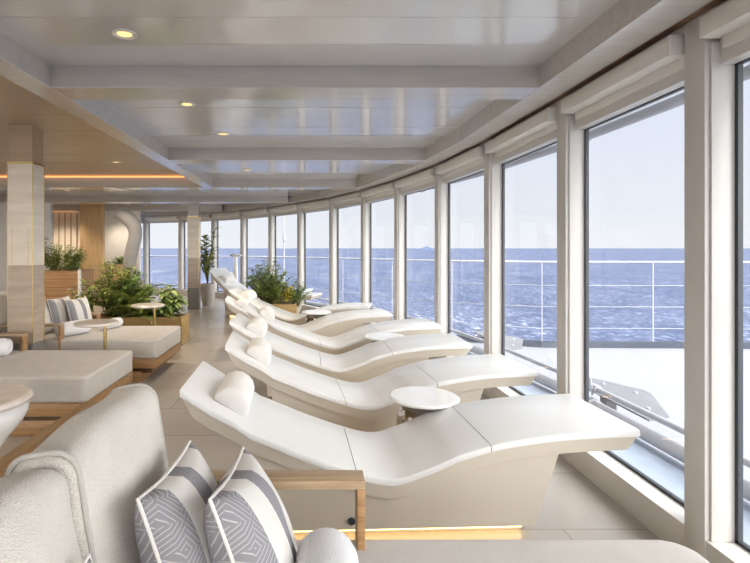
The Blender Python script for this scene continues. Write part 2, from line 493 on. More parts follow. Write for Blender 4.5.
# ------------------------------------------------------------ outside
def path_off(dd, z, i0=3, i1=None):
    L = off(dd); i1 = len(L) if i1 is None else i1
    pts = []
    for i in range(i0, i1-1):
        for k in range(3):
            p = L[i].lerp(L[i+1], k/3); pts.append((p.x, p.y, z))
    pts.append((*L[i1-1], z)); return pts
for nm_, dd, z, r_, lab in (('pipe', .72, .20, .022, 'thin grey handrail pipe running low outside along the windows'),
                      ('pipe', .69, .07, .048, 'thick grey pipe running low outside, under the thin handrail pipe'),
                      ('pipe', .62, 2.25, .035, 'grey pipe hung high outside, under the white roof overhang')):
    rt = empty(nm_, (2.3, 4, z)); rt.rotation_euler = (0,0,0)
    bm = bmesh.new(); tube(bm, [(x-2.3, y-4, 0) for x, y, zz in path_off(dd, z)], r_, 12)
    finish('tube', bm, M['rail'], rt, True)
    P = path_off(dd, z)
    for k in range(3, len(P), 4):
        p = Vector(P[k]); q = Vector(P[k-1]); t = (p-q).normalized()
        bm = bmesh.new()
        tube(bm, [p-Vector((2.3,4,z))-t*.035, p-Vector((2.3,4,z))+t*.035], r_+.014, 12)
        nv = Vector((t.y, -t.x, 0))
        if r_ == .022: tube(bm, [p-Vector((2.3,4,z))-Vector((0,0,.05))-nv*.03, p-Vector((2.3,4,z))-nv*.05+Vector((0,0,.09))], .01, 8)
        if z > 2: tube(bm, [p-Vector((2.3,4,z)), p-Vector((2.3,4,z))+Vector((0,0,.12))], .015, 8)
        finish('clamp', bm, M['rail'], rt, True)
    tag(rt, lab, 'pipe')
# gutter deck strip and outer white deck
bm = bmesh.new(); A, B = off(.14), off(.66)
struct(ribbon('trim_%d' % n, .14, .70, -.1, .0, M['deckg'])); n += 1
RAIL = [(12.0, 9.6), (9.0, 9.9), (6.8, 10.0), (4.6, 10.05), (3.0, 10.8), (1.9, 12.0), (.8, 13.4), (-.9, 15.4), (-2.6, 16.4), (-5.5, 17.0), (-9, 17.2)]
bm = bmesh.new(); g = off(.3)
prism_xy(bm, [(p.x, p.y) for p in g]+[(-9, 15.6)]+[(x, y) for x, y in RAIL[::-1]]+[(12, YB)], -.75, -.65)
struct(finish('floor.001', bm, M['deckw']))
def rsamp(step):
    out = []; acc = 0
    for (x0, y0), (x1, y1) in zip(RAIL, RAIL[1:]):
        L = math.hypot(x1-x0, y1-y0); k = max(1, round(L/step))
        for j in range(k): out.append((x0+(x1-x0)*j/k, y0+(y1-y0)*j/k))
    out.append(RAIL[-1]); return out
rt = empty('railing', (4.6, 10.05, -.65)); O = Vector((4.6, 10.05, -.65))
bm = bmesh.new(); tube(bm, [Vector((x, y, 1.07))-O for x, y in RAIL], .022, 10); finish('top_rail', bm, M['rail'], rt, True)
for z in (.60, .17, -.26):
    bm = bmesh.new(); tube(bm, [Vector((x, y, z))-O for x, y in RAIL], .008, 8); finish('rail_bar', bm, M['railw'], rt, True)
for x, y in rsamp(2.2):
    bm = bmesh.new(); tube(bm, [Vector((x, y, -.65))-O, Vector((x, y, 1.07))-O], .012, 8); finish('railing_post', bm, M['rail'], rt, True)
bm = bmesh.new()
for (x0, y0), (x1, y1) in zip(RAIL, RAIL[1:]):
    a = Vector((x0-O.x, y0-O.y)); d = (Vector((x1-x0, y1-y0))).normalized(); nn = Vector((-d.y, d.x))
    pbox(bm, a, d, nn, 0, math.hypot(x1-x0, y1-y0), -.02, .02, 0, .13)
finish('kick_plate', bm, M['kick'], rt)
tag(rt, 'white metal deck railing with horizontal bars outside, in front of the sea', 'railing')
# deck bracket plates
for (x, y, lab) in ((2.42, 3.6, 'large riveted grey bracket plate outside the widest window'), (2.38, 6.1, 'smaller riveted bracket plate outside the second window, farther back')):
    rt = empty('bracket_plate', (x, y, .1))
    bm = bmesh.new(); prism_xy(bm, [(0, 0), (.20, .08), (.46, .66), (.46, .76), (.16, 1.3), (0, 1.3)], 0, .014)
    finish('plate', bm, M['plate'], rt)
    bm = bmesh.new(); bx(bm, .02, .10, .55, .65, -.75, 0); finish('strut', bm, M['plate'], rt)
    for (a, b) in ((.16, .25), (.33, .66), (.22, .95)):
        bm = bmesh.new(); lathe(bm, [(0, .026), (.014, .024), (.018, .014), (.018, .010)], 10, a, b); finish('bolt', bm, M['rail'], rt, True)
    tag(rt, lab, 'bracket')
# mast beyond the far windows
rt = empty('flag_mast', (-.93, 16.1, -.65))
bm = bmesh.new(); tube(bm, [(0,0,0), (0,0,3.9)], .03, 8, rad=[.022, .012]); finish('pole', bm, M['rail'], rt, True)
bm = bmesh.new(); lathe(bm, [(0, 2.15), (.035, 2.2), (.045, 2.35), (.03, 2.5), (0, 2.52)], 12); finish('mast_fitting', bm, M['rail'], rt, True)
tag(rt, 'thin grey mast standing outside beyond the bushy window planter', 'mast')
# sea and ship
bm = bmesh.new(); v = [bm.verts.new(c) for c in ((-40000, -500, -26), (40000, -500, -26), (40000, 40000, -26), (-40000, 40000, -26))]; bm.faces.new(v)
sea = finish('sea', bm, M['sea']); tag(sea, kind='structure')
rt = empty('distant_ship', (1600, 7000, -26))
bm = bmesh.new(); prism_xy(bm, [(-95, -12), (80, -12), (105, 0), (80, 12), (-95, 12)], 0, 16); finish('hull', bm, M['ship'], rt)
bm = bmesh.new(); bx(bm, -75, 55, -9, 9, 16, 34, 2); bx(bm, -50, 30, -7, 7, 34, 44, 2); finish('superstructure', bm, M['ship'], rt)
bm = bmesh.new(); bx(bm, -20, -2, -4, 4, 44, 56, 1.5); finish('funnel', bm, M['ship'], rt)
tag(rt, 'tiny hazy blue ship far away on the sea horizon', 'ship')

# ------------------------------------------------------------ sun loungers
PROF = [(0,.711),(.06,.672),(.13,.627),(.245,.563),(.32,.512),(.455,.456),(.565,.409),(.68,.366),(.80,.327),(.88,.303),(.94,.293),(1.0,.294),(1.077,.318),(1.185,.358),
        (1.27,.395),(1.425,.440),(1.54,.460),(1.69,.480),(1.84,.491),(2.13,.50)]
def smooth_prof(head=0.0):
    P = [(u, z+head*max(0, (1-u/.8))**1.3) for u, z in PROF]
    out = []
    n_ = len(P)
    for i in range(n_-1):
        p0 = P[max(i-1, 0)]; p1 = P[i]; p2 = P[i+1]; p3 = P[min(i+2, n_-1)]
        for k in range(4):
            t = k/4
            f = lambda a, b, c, d_: .5*((2*b)+(-a+c)*t+(2*a-5*b+4*c-d_)*t*t+(-a+3*b-3*c+d_)*t**3)
            out.append((p1[0]+(p2[0]-p1[0])*t, f(p0[1], p1[1], p2[1], p3[1])))
    out.append(P[-1])
    # light smoothing
    for _ in range(3):
        out = [out[0]]+[(out[i][0], (out[i-1][1]+2*out[i][1]+out[i+1][1])/4) for i in range(1, len(out)-1)]+[out[-1]]
    return out
def zat(P, u):
    for (a, b), (c, d_) in zip(P, P[1:]):
        if a <= u <= c: return b+(d_-b)*(u-a)/(c-a)
    return P[-1][1] if u > 1 else P[0][1]
def extr(bm, pts, y0, y1):
    """side polygon (u,z) extruded across the width"""
    a = [bm.verts.new((u, y0, z)) for u, z in pts]; b = [bm.verts.new((u, y1, z)) for u, z in pts]
    n_ = len(pts)
    for i in range(n_): bm.faces.new((a[i], a[(i+1)%n_], b[(i+1)%n_], b[i]))
    return a, b
def strip(bm, P, ua, ub, top, bot, y0, y1, r=0):
    """curved slab between the profile offset 'top' and 'bot' (downwards), with rounded long edges"""
    us = [ua]+[u for u, z in P if ua+.004 < u < ub-.004]+[ub]
    rows = []
    for k, u in enumerate(us):
        z = zat(P, u)
        # edges: cross-section across y
        if r:
            sec = [(y0, z-bot), (y0, z-top-r), (y0+r*.3, z-top-r*.3), (y0+r, z-top), (y1-r, z-top), (y1-r*.3, z-top-r*.3), (y1, z-top-r), (y1, z-bot)]
        else:
            sec = [(y0, z-bot), (y0, z-top), (y1, z-top), (y1, z-bot)]
        rows.append([bm.verts.new((u, y, zz)) for y, zz in sec])
    m = len(rows[0])
    for A_, B_ in zip(rows, rows[1:]):
        for k in range(m): bm.faces.new((A_[k], A_[(k+1)%m], B_[(k+1)%m], B_[k]))
    bm.faces.new(rows[0]); bm.faces.new(rows[-1][::-1])
W = .60
def make_lounger(head=0.0):
    P = smooth_prof(head)
    rt = empty('sun_lounger')
    C = Matrix.Translation((-1.06, -W/2, 0))
    def fin(name, bm, mat, smooth=True, ang=35, parent=rt):
        bmesh.ops.transform(bm, matrix=C, verts=bm.verts); return finish(name, bm, mat, parent, smooth, ang)
    # shell slab
    bm = bmesh.new()
    top = [(u, z-.030) for u, z in P]; bot = [(u, z-.098) for u, z in P if .05 < u < 2.09]
    pts = [(top[0][0]+.004, top[0][1])]+top[1:-1]+[(2.122, top[-1][1])]+[(2.085, zat(P, 2.09)-.095)]+bot[::-1]
    us = [0.006]+[u for u, z in P[1:-1]]+[2.12]
    rows = []
    for u in us:
        z = zat(P, u); ub = min(max(u, .055+.0*u), 2.085) if (u < .06 or u > 2.08) else u
        zb = zat(P, ub)-.095
        if u < .06: ub = .05+u*.2; zb = zat(P, ub)-.09
        if u > 2.08: ub = 2.06+(u-2.08)*.5; zb = zat(P, 2.08)-.092
        rows.append([bm.verts.new((u, .004, z-.030)), bm.verts.new((u, W-.004, z-.030)), bm.verts.new((ub, W-.012, zb)), bm.verts.new((ub, .012, zb))])
    for A_, B_ in zip(rows, rows[1:]):
        for k in range(4): bm.faces.new((A_[k], A_[(k+1)%4], B_[(k+1)%4], B_[k]))
    bm.faces.new(rows[0]); bm.faces.new(rows[-1][::-1])
    fin('shell', bm, M['shell'])
    # pads
    for ua, ub in ((0, .798), (.802, 1.423), (1.427, 2.13)):
        bm = bmesh.new(); strip(bm, P, ua, ub, 0, .031, 0, W, .014); fin('pad', bm, M['lounge'])
    # base
    bm = bmesh.new(); a_, b_ = [], []
    tu = [.30+(1.76-.30)*k/30 for k in range(31)]
    bu = [.33+(1.65-.33)*k/30 for k in range(31)]
    rows = []
    for t_, b2 in zip(tu, bu):
        z = zat(P, t_)-.088
        rows.append([bm.verts.new((t_, .026, z)), bm.verts.new((t_, W-.026, z)), bm.verts.new((b2, W-.04, .042)), bm.verts.new((b2, .04, .042))])
    for A_, B_ in zip(rows, rows[1:]):
        for k in range(4): bm.faces.new((A_[k], A_[(k+1)%4], B_[(k+1)%4], B_[k]))
    bm.faces.new(rows[0]); bm.faces.new(rows[-1][::-1])
    fin('base', bm, M['shell'], False)
    bm = bmesh.new(); bx(bm, .40, 1.60, .085, W-.085, 0, .045); fin('plinth', bm, M['shell'], False)
    for y0, y1 in ((.074, .084), (W-.084, W-.074)):
        bm = bmesh.new(); bx(bm, .41, 1.60, y0, y1, .018, .038); fin('light_strip', bm, M['led'], False)
    # headrest: half round bolster lying on the slope
    sl = math.atan2(zat(P, .14)-zat(P, .30), .16)
    bm = bmesh.new(); rings = []
    ys = [(.125, .55), (.128, .82), (.137, .95), (.155, 1), (.45, 1), (.475, .96), (.487, .82), (.49, .55)]
    prof = [(-.086, .0), (-.092, .022), (-.082, .055), (-.055, .088), (-.02, .104), (.02, .104), (.055, .088), (.082, .055), (.092, .022), (.086, 0)]
    uc = .205; zc = zat(P, uc)+.0015
    for y, s in ys:
        ring = []
        for (px_, pz) in prof:
            px2, pz2 = px_*(.8+.2*s), pz*s*.9
            ring.append(bm.verts.new((uc+px2*math.cos(sl)+pz2*math.sin(sl), y, zc-px2*math.sin(sl)+pz2*math.cos(sl))))
        rings.append(ring)
    m = len(prof)
    for A_, B_ in zip(rings, rings[1:]):
        for k in range(m): bm.faces.new((A_[k], A_[(k+1)%m], B_[(k+1)%m], B_[k]))
    bm.faces.new(rings[0]); bm.faces.new(rings[-1][::-1])
    fin('headrest', bm, M['head'], True, 50)
    return rt
protoL = make_lounger(); protoH = make_lounger(.20)
LG = [((-.60, 2.25), (1.53, 2.335), 'nearest white curved lounger, complete from half-round headrest to foot, with glowing floor strip'),
      ((-.577, 3.28), (1.546, 3.436), 'second white curved lounger from the front, behind the low round table with dark steel base'),
      ((-.73, 4.365), (1.39, 4.39), 'third white curved lounger from the front of the row'),
      ((-.71, 5.30), (1.38, 5.45), 'fourth white curved lounger from the front, its head half hidden by the third headrest'),
      ((-1.09, 6.19), (.99, 6.42), 'fifth white curved lounger from the front, its head corner sticking out into the aisle'),
      ((-1.28, 7.60), (.79, 7.22), 'sixth white curved lounger from the front, turned toward the curved windows'),
      ((-2.02, 9.75), (.0, 9.04), 'seventh white curved lounger, high headed, beside the bushy window planter'),
      ((-2.20, 10.75), (-.25, 9.95), 'farthest white curved lounger, high headed, mostly hidden behind the seventh')]
ul, uh = False, False
for k, (h, f, lab) in enumerate(LG):
    hv, fv = Vector(h), Vector(f); d = (fv-hv).normalized(); nl = Vector((-d.y, d.x))
    c = hv+d*1.06+nl*(W/2)
    if k >= 6: o = protoH if not uh else copy_tree(protoH); uh = True
    else: o = protoL if not ul else copy_tree(protoL); ul = True
    o.location = (c.x, c.y, 0); o.rotation_euler = (0, 0, math.atan2(d.y, d.x))
    tag(o, lab, 'sun lounger', 'white curved loungers in a row by the windows')
    if k == 0: first = o
bm = bmesh.new(); tube(bm, [(.78-1.06, .045-W/2, .085), (.78-1.06, .028-W/2, .085)], .017, 20)
o = finish('switch_button', bm, M['gasket'], first, True); o['label'] = 'small round dark button on the side'

# ------------------------------------------------------------ low white tables between loungers
def low_table(x, y, lab):
    rt = empty('side_table', (x, y, 0))
    bm = bmesh.new(); lathe(bm, [(0, .447), (.202, .447), (.212, .441), (.212, .432), (.20, .424), (0, .424)], 56); finish('table_top', bm, M['white'], rt, True, 22)
    bm = bmesh.new(); lathe(bm, [(.10, .424), (.14, .39), (.165, .32), (.17, .24), (.165, .1), (.16, .0), (0, 0)], 48); finish('base', bm, M['steel'], rt, True, 60)
    tag(rt, lab, 'side table', 'low round white tables between the loungers'); return rt
t0 = low_table(.68, 3.06, 'low round white table on dark polished steel base, between first and second loungers')
for x, y, lab in ((.74, 5.14, 'low round white table between third and fourth loungers'), (.05, 7.12, 'farthest low round white table, between fifth and sixth loungers')):
    c = copy_tree(t0); c.location = (x, y, 0); c['label'] = lab

# ------------------------------------------------------------ daybeds
def daybed(x, y, lab, arm_z=.60, D=.985, L=1.74, backs=2, crown=.006, rc=.05, mz=.43):
    rt = empty('daybed', (x, y, 0))
    bm = bmesh.new(); bx(bm, -.08, L-.01, .0, D, .145, .238, .004); f = finish('frame', bm, M['teak'], rt, True)
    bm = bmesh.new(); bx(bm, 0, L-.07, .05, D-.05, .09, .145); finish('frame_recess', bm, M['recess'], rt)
    bm = bmesh.new(); bx(bm, 0, L-.17, .02, D-.02, 0, .112, .004); finish('plinth', bm, M['teak'], rt, True)
    bm = bmesh.new(); slab(bm, .0, L, .004, D-.004, .238, mz, rc, .022, crown, 8, 5)
    mt = finish('mattress', bm, M['linen'], rt, True, 60)
    for z in (mz-.022, .262):
        bm = bmesh.new(); pts = []
        for (qx, qy, a0) in ((L-rc, D-.004-rc, 0), (rc, D-.004-rc, PI/2), (rc, .004+rc, PI), (L-rc, .004+rc, 1.5*PI)):
            for k in range(7):
                a = a0+PI/2*k/6; pts.append((qx+(rc-.001)*math.cos(a), qy+(rc-.001)*math.sin(a), z))
        tube(bm, pts, .004, 6, True); finish('piping', bm, M['linen'], mt, True)
    # arms
    for y0 in (-.004, D-.076):
        ar = box('armrest', -.02, .777, y0, y0+.08, arm_z-.026, arm_z, M['teak_pale'], rt, .003)
        box('arm_post', .753, .777, y0, y0+.08, .235, arm_z-.026, M['teak'], ar, .002)
    # back frame
    br = box('back_frame', -.10, -.03, -.004, D+.004, .835, .868, M['teak_y'], rt, .004)
    for k in range(2): box('back_post', -.095, -.04, (0, D-.06)[k], (.06, D)[k], .16, .835, M['teak'], br, .003)
    bm = bmesh.new()
    for k in range(6): bx(bm, -.075, -.05, .08+k*.15, .14+k*.15, .24, .835)
    finish('back_slats', bm, M['teak'], br)
    return rt
def back_cushion(rt, y0, y1, seed, x=.062, z=.66, hh=.47, th=.15, tilt=9, piped=True):
    w = y1-y0; t = R(tilt)
    # outline in (thickness, height), extruded along the width; local x = thickness (+X), y = height, z = width (-Y)
    bm = bmesh.new(); slab(bm, -th/2, th/2, -hh/2, hh/2, 0, w, .05, .03, .0, 8, 5)
    bmesh.ops.subdivide_edges(bm, edges=[e for e in bm.edges if abs(e.verts[0].co.z-e.verts[1].co.z) > w*.5], cuts=14)
    bmesh.ops.subdivide_edges(bm, edges=[e for e in bm.edges if abs(e.verts[0].co.y-e.verts[1].co.y) > hh*.3 and abs(e.verts[0].co.z-e.verts[1].co.z) < .001], cuts=10, use_grid_fill=True)
    for v in bm.verts:
        q = v.co; u = 2*q.z/w-1; h = 2*q.y/hh
        puff = max(0, 1-u*u)**.6*max(0, 1-h*h*.8)
        wr = .0035*math.sin(q.y*34+3*math.sin(q.z*13+seed))*math.sin(q.z*21+seed)
        if q.x > 0: q.x += .022*puff+wr
        q.y += (.012*max(0, 1-u*u) if q.y > 0 else 0)+.004*math.sin(q.z*19+seed)
    c = finish('back_cushion', bm, M['linen_w'], rt, True, 80)
    ex = Vector((math.cos(t), 0, math.sin(t))); ey = Vector((-math.sin(t), 0, math.cos(t))); ez = ex.cross(ey)
    mt = Matrix((ex, ey, ez)).transposed().to_4x4(); mt.translation = (x, y1, z)
    c.matrix_local = mt
    for zz in ((.016, w-.016) if piped else ()):
        bm = bmesh.new(); pts = []; q = .05
        for (qx, qy, a0) in ((th/2-q, hh/2-q, 0), (-th/2+q, hh/2-q, PI/2), (-th/2+q, -hh/2+q, PI), (th/2-q, -hh/2+q, 1.5*PI)):
            for k in range(9):
                a = a0+PI/2*k/8; pts.append((qx+(q+.001)*math.cos(a), qy+(q+.001)*math.sin(a)+.004, zz))
        tube(bm, pts, .0065, 8, True); finish('piping', bm, M['piping'], c, True)
    return c
fg = daybed(-.62, .591, '', arm_z=.65, L=1.78, rc=.09, mz=.442)
tag(fg, 'foreground cream upholstered daybed with wooden arm, cut off by the bottom edge', 'daybed')
back_cushion(fg, .44, .985, 2, x=.085, z=.68); back_cushion(fg, -.10, .435, 5, x=.08, z=.672, piped=False)
b1 = daybed(-3.36, 3.57, '', arm_z=.585, D=.96)
tag(b1, 'middle left daybed with bare taupe mattress on a low stepped teak base', 'daybed')
back_cushion(b1, .48, .96, 1); back_cushion(b1, .0, .48, 3)
b2 = daybed(-3.30, 5.0, '', arm_z=.585, D=.94)
tag(b2, 'far left daybed behind the stone column, with striped cushions, in front of the fern planter', 'daybed')
back_cushion(b2, .47, .94, 4); back_cushion(b2, .0, .47, 6)
back_cushion(b2, .02, .44, 8, x=.36, z=.66, th=.14, tilt=20)

def throw_pillow(loc, lab, size=.42, t=.15, lean=20, yaw=0, seed=0, group=None, roll=0):
    rt = empty('throw_pillow', (0,0,0))
    bm = bmesh.new(); out = cushion(bm, size, size, t, 24, .40, .07, 0, seed)
    finish('cover', bm, M['stripe'], rt, True, 80)
    bm = bmesh.new(); tube(bm, out, .0045, 7, True); finish('piping', bm, M['pipingw'], rt, True)
    tt = R(lean)
    ex = Vector((0, 1, 0)); ey = Vector((-math.sin(tt), 0, math.cos(tt))); ez = ex.cross(ey)
    mt = Matrix((ex, ey, ez)).transposed().to_4x4()
    mt = Matrix.Rotation(R(yaw), 4, 'Z') @ mt @ Matrix.Rotation(R(roll), 4, 'Z')
    mt.translation = loc
    rt.matrix_basis = mt
    tag(rt, lab, 'pillow', group); return rt
G = 'grey and white striped pillows on the foreground daybed'
throw_pillow((-.15, 1.30, .573), 'front right striped pillow with herringbone patch, beside the rolled towel', .41, .19, 21, 0, 1, G, -7)
throw_pillow((-.31, 1.285, .585), 'middle striped pillow leaning on the cream back cushion', .42, .18, 19, 0, 2, G, -5)
throw_pillow((-.365, .75, .575), 'striped pillow mostly below the bottom edge, only its corner showing', .40, .15, 18, 0, 3, G)
G2 = 'striped pillows on the far left daybed'
throw_pillow((-2.62, 5.62, .60), 'right striped pillow on the far left daybed, beside the towel', .38, .14, 14, -8, 4, G2)
throw_pillow((-2.80, 5.58, .61), 'darker striped pillow on the far left daybed, left of its neighbour', .38, .14, 14, -8, 5, G2)

# rolled towels
def towel(loc, ang, L_, r_, lab, group=None):
    rt = empty('rolled_towel', loc, ang)
    bm = bmesh.new()
    n_ = 28; rings = []
    prof = [(-L_/2, .0), (-L_/2-.004, .35), (-L_/2-.001, .7), (-L_/2+.012, .93), (-L_/2+.04, 1), (0, 1.01), (L_/2-.04, 1), (L_/2-.012, .93), (L_/2+.001, .7), (L_/2+.004, .35), (L_/2, 0)]
    for x_, s in prof:
        if s == 0: rings.append([bm.verts.new((x_, 0, r_))])
        else: rings.append([bm.verts.new((x_, r_*s*math.cos(2*PI*k/n_), r_+r_*s*math.sin(2*PI*k/n_)*.97)) for k in range(n_)])
    for A_, B_ in zip(rings, rings[1:]):
        for k in range(n_):
            k2 = (k+1)%n_
            if len(A_) == 1: bm.faces.new((A_[0], B_[k], B_[k2]))
            elif len(B_) == 1: bm.faces.new((A_[k], A_[k2], B_[0]))
            else: bm.faces.new((A_[k], A_[k2], B_[k2], B_[k]))
    finish('roll', bm, M['towel'], rt, True, 70)
    for s in (-1, 1):     # spiral edge of the rolled cloth at each end, and the outer hem
        bm = bmesh.new(); pts = []
        for k in range(60):
            a = k/60*5*PI; q = r_*(.12+.72*k/60); pts.append((s*(L_/2+.003-.01*(k/60)**3), q*math.cos(a), r_+q*math.sin(a)))
        tube(bm, pts, .0035, 5); finish('spiral_edge', bm, M['towel'], rt, True)
    bm = bmesh.new(); bx(bm, -L_/2+.015, L_/2-.015, r_*.55, r_*.62, r_*1.70, r_*1.80, .004); finish('hem', bm, M['towel'], rt, True)
    tag(rt, lab, 'towel', group); return rt
towel((.035, 1.16, .450), PI/2, .36, .083, 'white rolled towel on the foreground daybed, beside the striped pillow')
towel((-2.78, 4.22, .436), R(4), .42, .077, 'white rolled towel on the middle left daybed at the picture edge')
towel((-2.52, 5.26, .436), R(62), .36, .075, 'white rolled towel on the far left daybed, next to its near arm')
towel((-2.30, 5.68, .436), R(75), .34, .055, 'smaller flat rolled towel on the far left daybed, beside the far arm')

# marble side tables
def marble_table(x, y, z, r_, lab, leg=(.09, -.02)):
    rt = empty('side_table', (x, y, 0))
    bm = bmesh.new(); lathe(bm, [(0, z), (r_-.012, z), (r_, z-.008), (r_, z-.022), (r_-.015, z-.03), (0, z-.03)], 48); finish('table_top', bm, M['marble'], rt, True, 22)
    bm = bmesh.new(); tube(bm, [(leg[0], leg[1], .01), (leg[0], leg[1], z-.03)], .015, 14); finish('leg', bm, M['brass'], rt, True)
    bm = bmesh.new(); lathe(bm, [(0, 0), (.15, 0), (.15, .008), (.02, .014), (0, .014)], 36, leg[0]-.04, leg[1]); finish('base', bm, M['brass'], rt, True)
    tag(rt, lab, 'side table', 'round stone tables with brass legs'); return rt
marble_table(-2.06, 4.76, .65, .20, 'round stone side table with brass leg between the two left daybeds')
marble_table(-2.08, 6.30, .64, .205, 'round stone side table with brass leg in front of the fern planter')
rt = empty('pedestal_table', (-1.85, 2.68, 0))
bm = bmesh.new(); lathe(bm, [(0, .55), (.285, .55), (.302, .542), (.308, .528), (.30, .512), (.28, .505), (0, .505)], 64); finish('table_top', bm, M['marble'], rt, True, 20)
bm = bmesh.new(); lathe(bm, [(0, .505), (.26, .505), (.285, .48), (.285, .45), (.26, .40), (.20, .33), (.14, .24), (.13, .1), (.18, 0), (0, 0)], 64); finish('pedestal', bm, M['white'], rt, True, 60)
tag(rt, 'marble topped round table with white bowl shaped base, cut by the left edge', 'table')

# ------------------------------------------------------------ columns
def column(x0, x1, y0, y1, ztop, zsplit, zc, lab):
    rt = empty('column', ((x0+x1)/2, (y0+y1)/2, 0)); cx, cy = (x0+x1)/2, (y0+y1)/2
    a, b, c, d = x0-cx, x1-cx, y0-cy, y1-cy
    for (z0, z1, mt, nm_) in ((0, .47, 'mosaic', 'mosaic_foot'), (.47, zsplit, 'travd', 'lower_cladding'), (zsplit, ztop, 'trav', 'upper_cladding')):
        bm = bmesh.new(); k = max(1, round((z1-z0)/.42)); st = (z1-z0)/k
        for j in range(k): bx(bm, a, b, c, d, z0+j*st+.0015, z0+(j+1)*st-.0015)
        bx(bm, a+.004, b-.004, c+.004, d-.004, z0, z1)
        finish(nm_, bm, M[mt], rt)
    box('neck', a+.006, b-.006, c+.006, d-.006, ztop, zc, M['brown'] if zc > 2.45 else M['beam'], rt)
    box('neck_trim', a-.004, b+.004, c-.004, d+.004, ztop-.01, ztop+.012, M['brass'], rt)
    for q, w in ((a, c), (b, c), (b, d), (a, d)):
        box('corner_trim', q-.003, q+.003, w-.003, w+.003, .47, ztop, M['brass'], rt)
    if zc > 2.45:
        bm = bmesh.new(); zz0, zz1 = 1.10, 1.55; e = .003
        for (p0, p1, r0, r1) in ((a+.04, a+.042, zz0, zz1), (b-.04, b-.038, zz0, zz1), (a+.04, b-.036, zz1, zz1+.002), (a+.04, b-.036, zz0, zz0+.002)):
            bx(bm, p0, p1, c-e, c, r0, r1)
        finish('inlay', bm, M['brass'], rt)
    rt['kind'] = 'structure'; return rt
column(-2.81, -2.58, 4.60, 4.80, 2.135, 1.19, 2.485, 'near')
column(-2.76, -2.52, 11.0, 11.2, 2.04, 1.13, 2.43, 'far')

# ------------------------------------------------------------ back walls at left
# slatted wood wall
bm = bmesh.new(); bx(bm, -8.1, -5.8, 13.0, 13.1, 0, 2.45)
w = struct(finish('wall_back', bm, M['slatback']))
bm = bmesh.new()
x = -8.0
while x < -5.9:
    bx(bm, x, x+.016, 12.97, 13.0, 0, 2.26); x += .155
finish('slats', bm, M['slat'], w)
struct(box('wall_corner', -5.87, -5.29, 12.6, 12.72, 0, 2.45, M['wallwood']))
struct(box('wall_far', -7.2, -4.92, 14.2, 14.3, 0, 2.45, M['wall']))
struct(box('wall_left', -8.2, -8.1, YB, 15.4, 0, 2.56, M['wallwood']))
wp = struct(box('wall_pier', -6.7, -5.53, 10.5, 10.62, 0, 2.43, M['wall'], bev=.003))
# small lettering (too small to read in the photo): four short lines of strokes
bm = bmesh.new(); rn = random.Random(5)
for k, z in enumerate((1.52, 1.43, 1.33, 1.23)):
    x = -5.68
    for j in range((5, 4, 5, 3)[k]):
        bx(bm, x, x+.012, 10.494, 10.5, z, z+.045); bx(bm, x, x+.02, 10.494, 10.5, z+(.018 if j % 2 else .036), z+(.026 if j % 2 else .044)); x += .028
finish('lettering', bm, M['letter'], wp)
cv = box('cove_light', -8.0, -6.1, 12.90, 12.94, 2.30, 2.32, M['cove']); tag(cv, 'warm light line washing down the slatted wooden back wall', 'light strip')

# ------------------------------------------------------------ plants
def leaf(bm, p, d, up, L_, w_, mi=0, droop=.25):
    """a pointed curved leaf from p along d"""
    d = d.normalized(); s = d.cross(up)
    if s.length < 1e-3: s = Vector((1, 0, 0))
    s.normalize(); u = s.cross(d)
    prev = None
    for t, ww in ((0, .12), (.3, 1), (.65, .8), (1, .02)):
        c = p+d*L_*t-Vector((0, 0, 1))*droop*L_*t*t
        a = bm.verts.new(c-s*w_*ww/2+u*w_*.15*ww); b = bm.verts.new(c); e = bm.verts.new(c+s*w_*ww/2+u*w_*.15*ww)
        if prev:
            for q in ((prev[0], prev[1], b, a), (prev[1], prev[2], e, b)):
                f = bm.faces.new(q); f.material_index = mi
        prev = (a, b, e)
def fern(name, n_fr, L_, seed, mat, width=.11, leaflets=13):
    rn = random.Random(seed); rt = empty(name)
    bm = bmesh.new(); bs = bmesh.new()
    for k in range(n_fr):
        az = 2*PI*k/n_fr+rn.uniform(-.3, .3); el = rn.uniform(.5, 1.35); l = L_*rn.uniform(.7, 1.1)
        pts = []; p = Vector((0, 0, 0)); e = el
        for j in range(9):
            pts.append(p.copy()); e -= rn.uniform(.10, .22)
            p = p+Vector((math.cos(az)*math.cos(e), math.sin(az)*math.cos(e), math.sin(e)))*l/8
        tube(bs, pts, .004, 4)
        for j in range(leaflets):
            t = .15+.85*j/leaflets; i = min(int(t*8), 7); q = pts[i].lerp(pts[i+1], t*8-i); d = (pts[i+1]-pts[i]).normalized()
            side = d.cross(Vector((0, 0, 1))).normalized(); up = side.cross(d)
            ll = width*math.sin(PI*min(1, .25+.75*t))*1.0+.02
            for s in (-1, 1): leaf(bm, q, side*s+d*.5+up*.1, up, ll, ll*.30, 0, .2)
        leaf(bm, pts[-1], pts[-1]-pts[-2], Vector((0, 0, 1)), .05, .02)
    finish('foliage', bm, mat, rt, True, 80); finish('stem', bs, M['stem'], rt, True)
    return rt
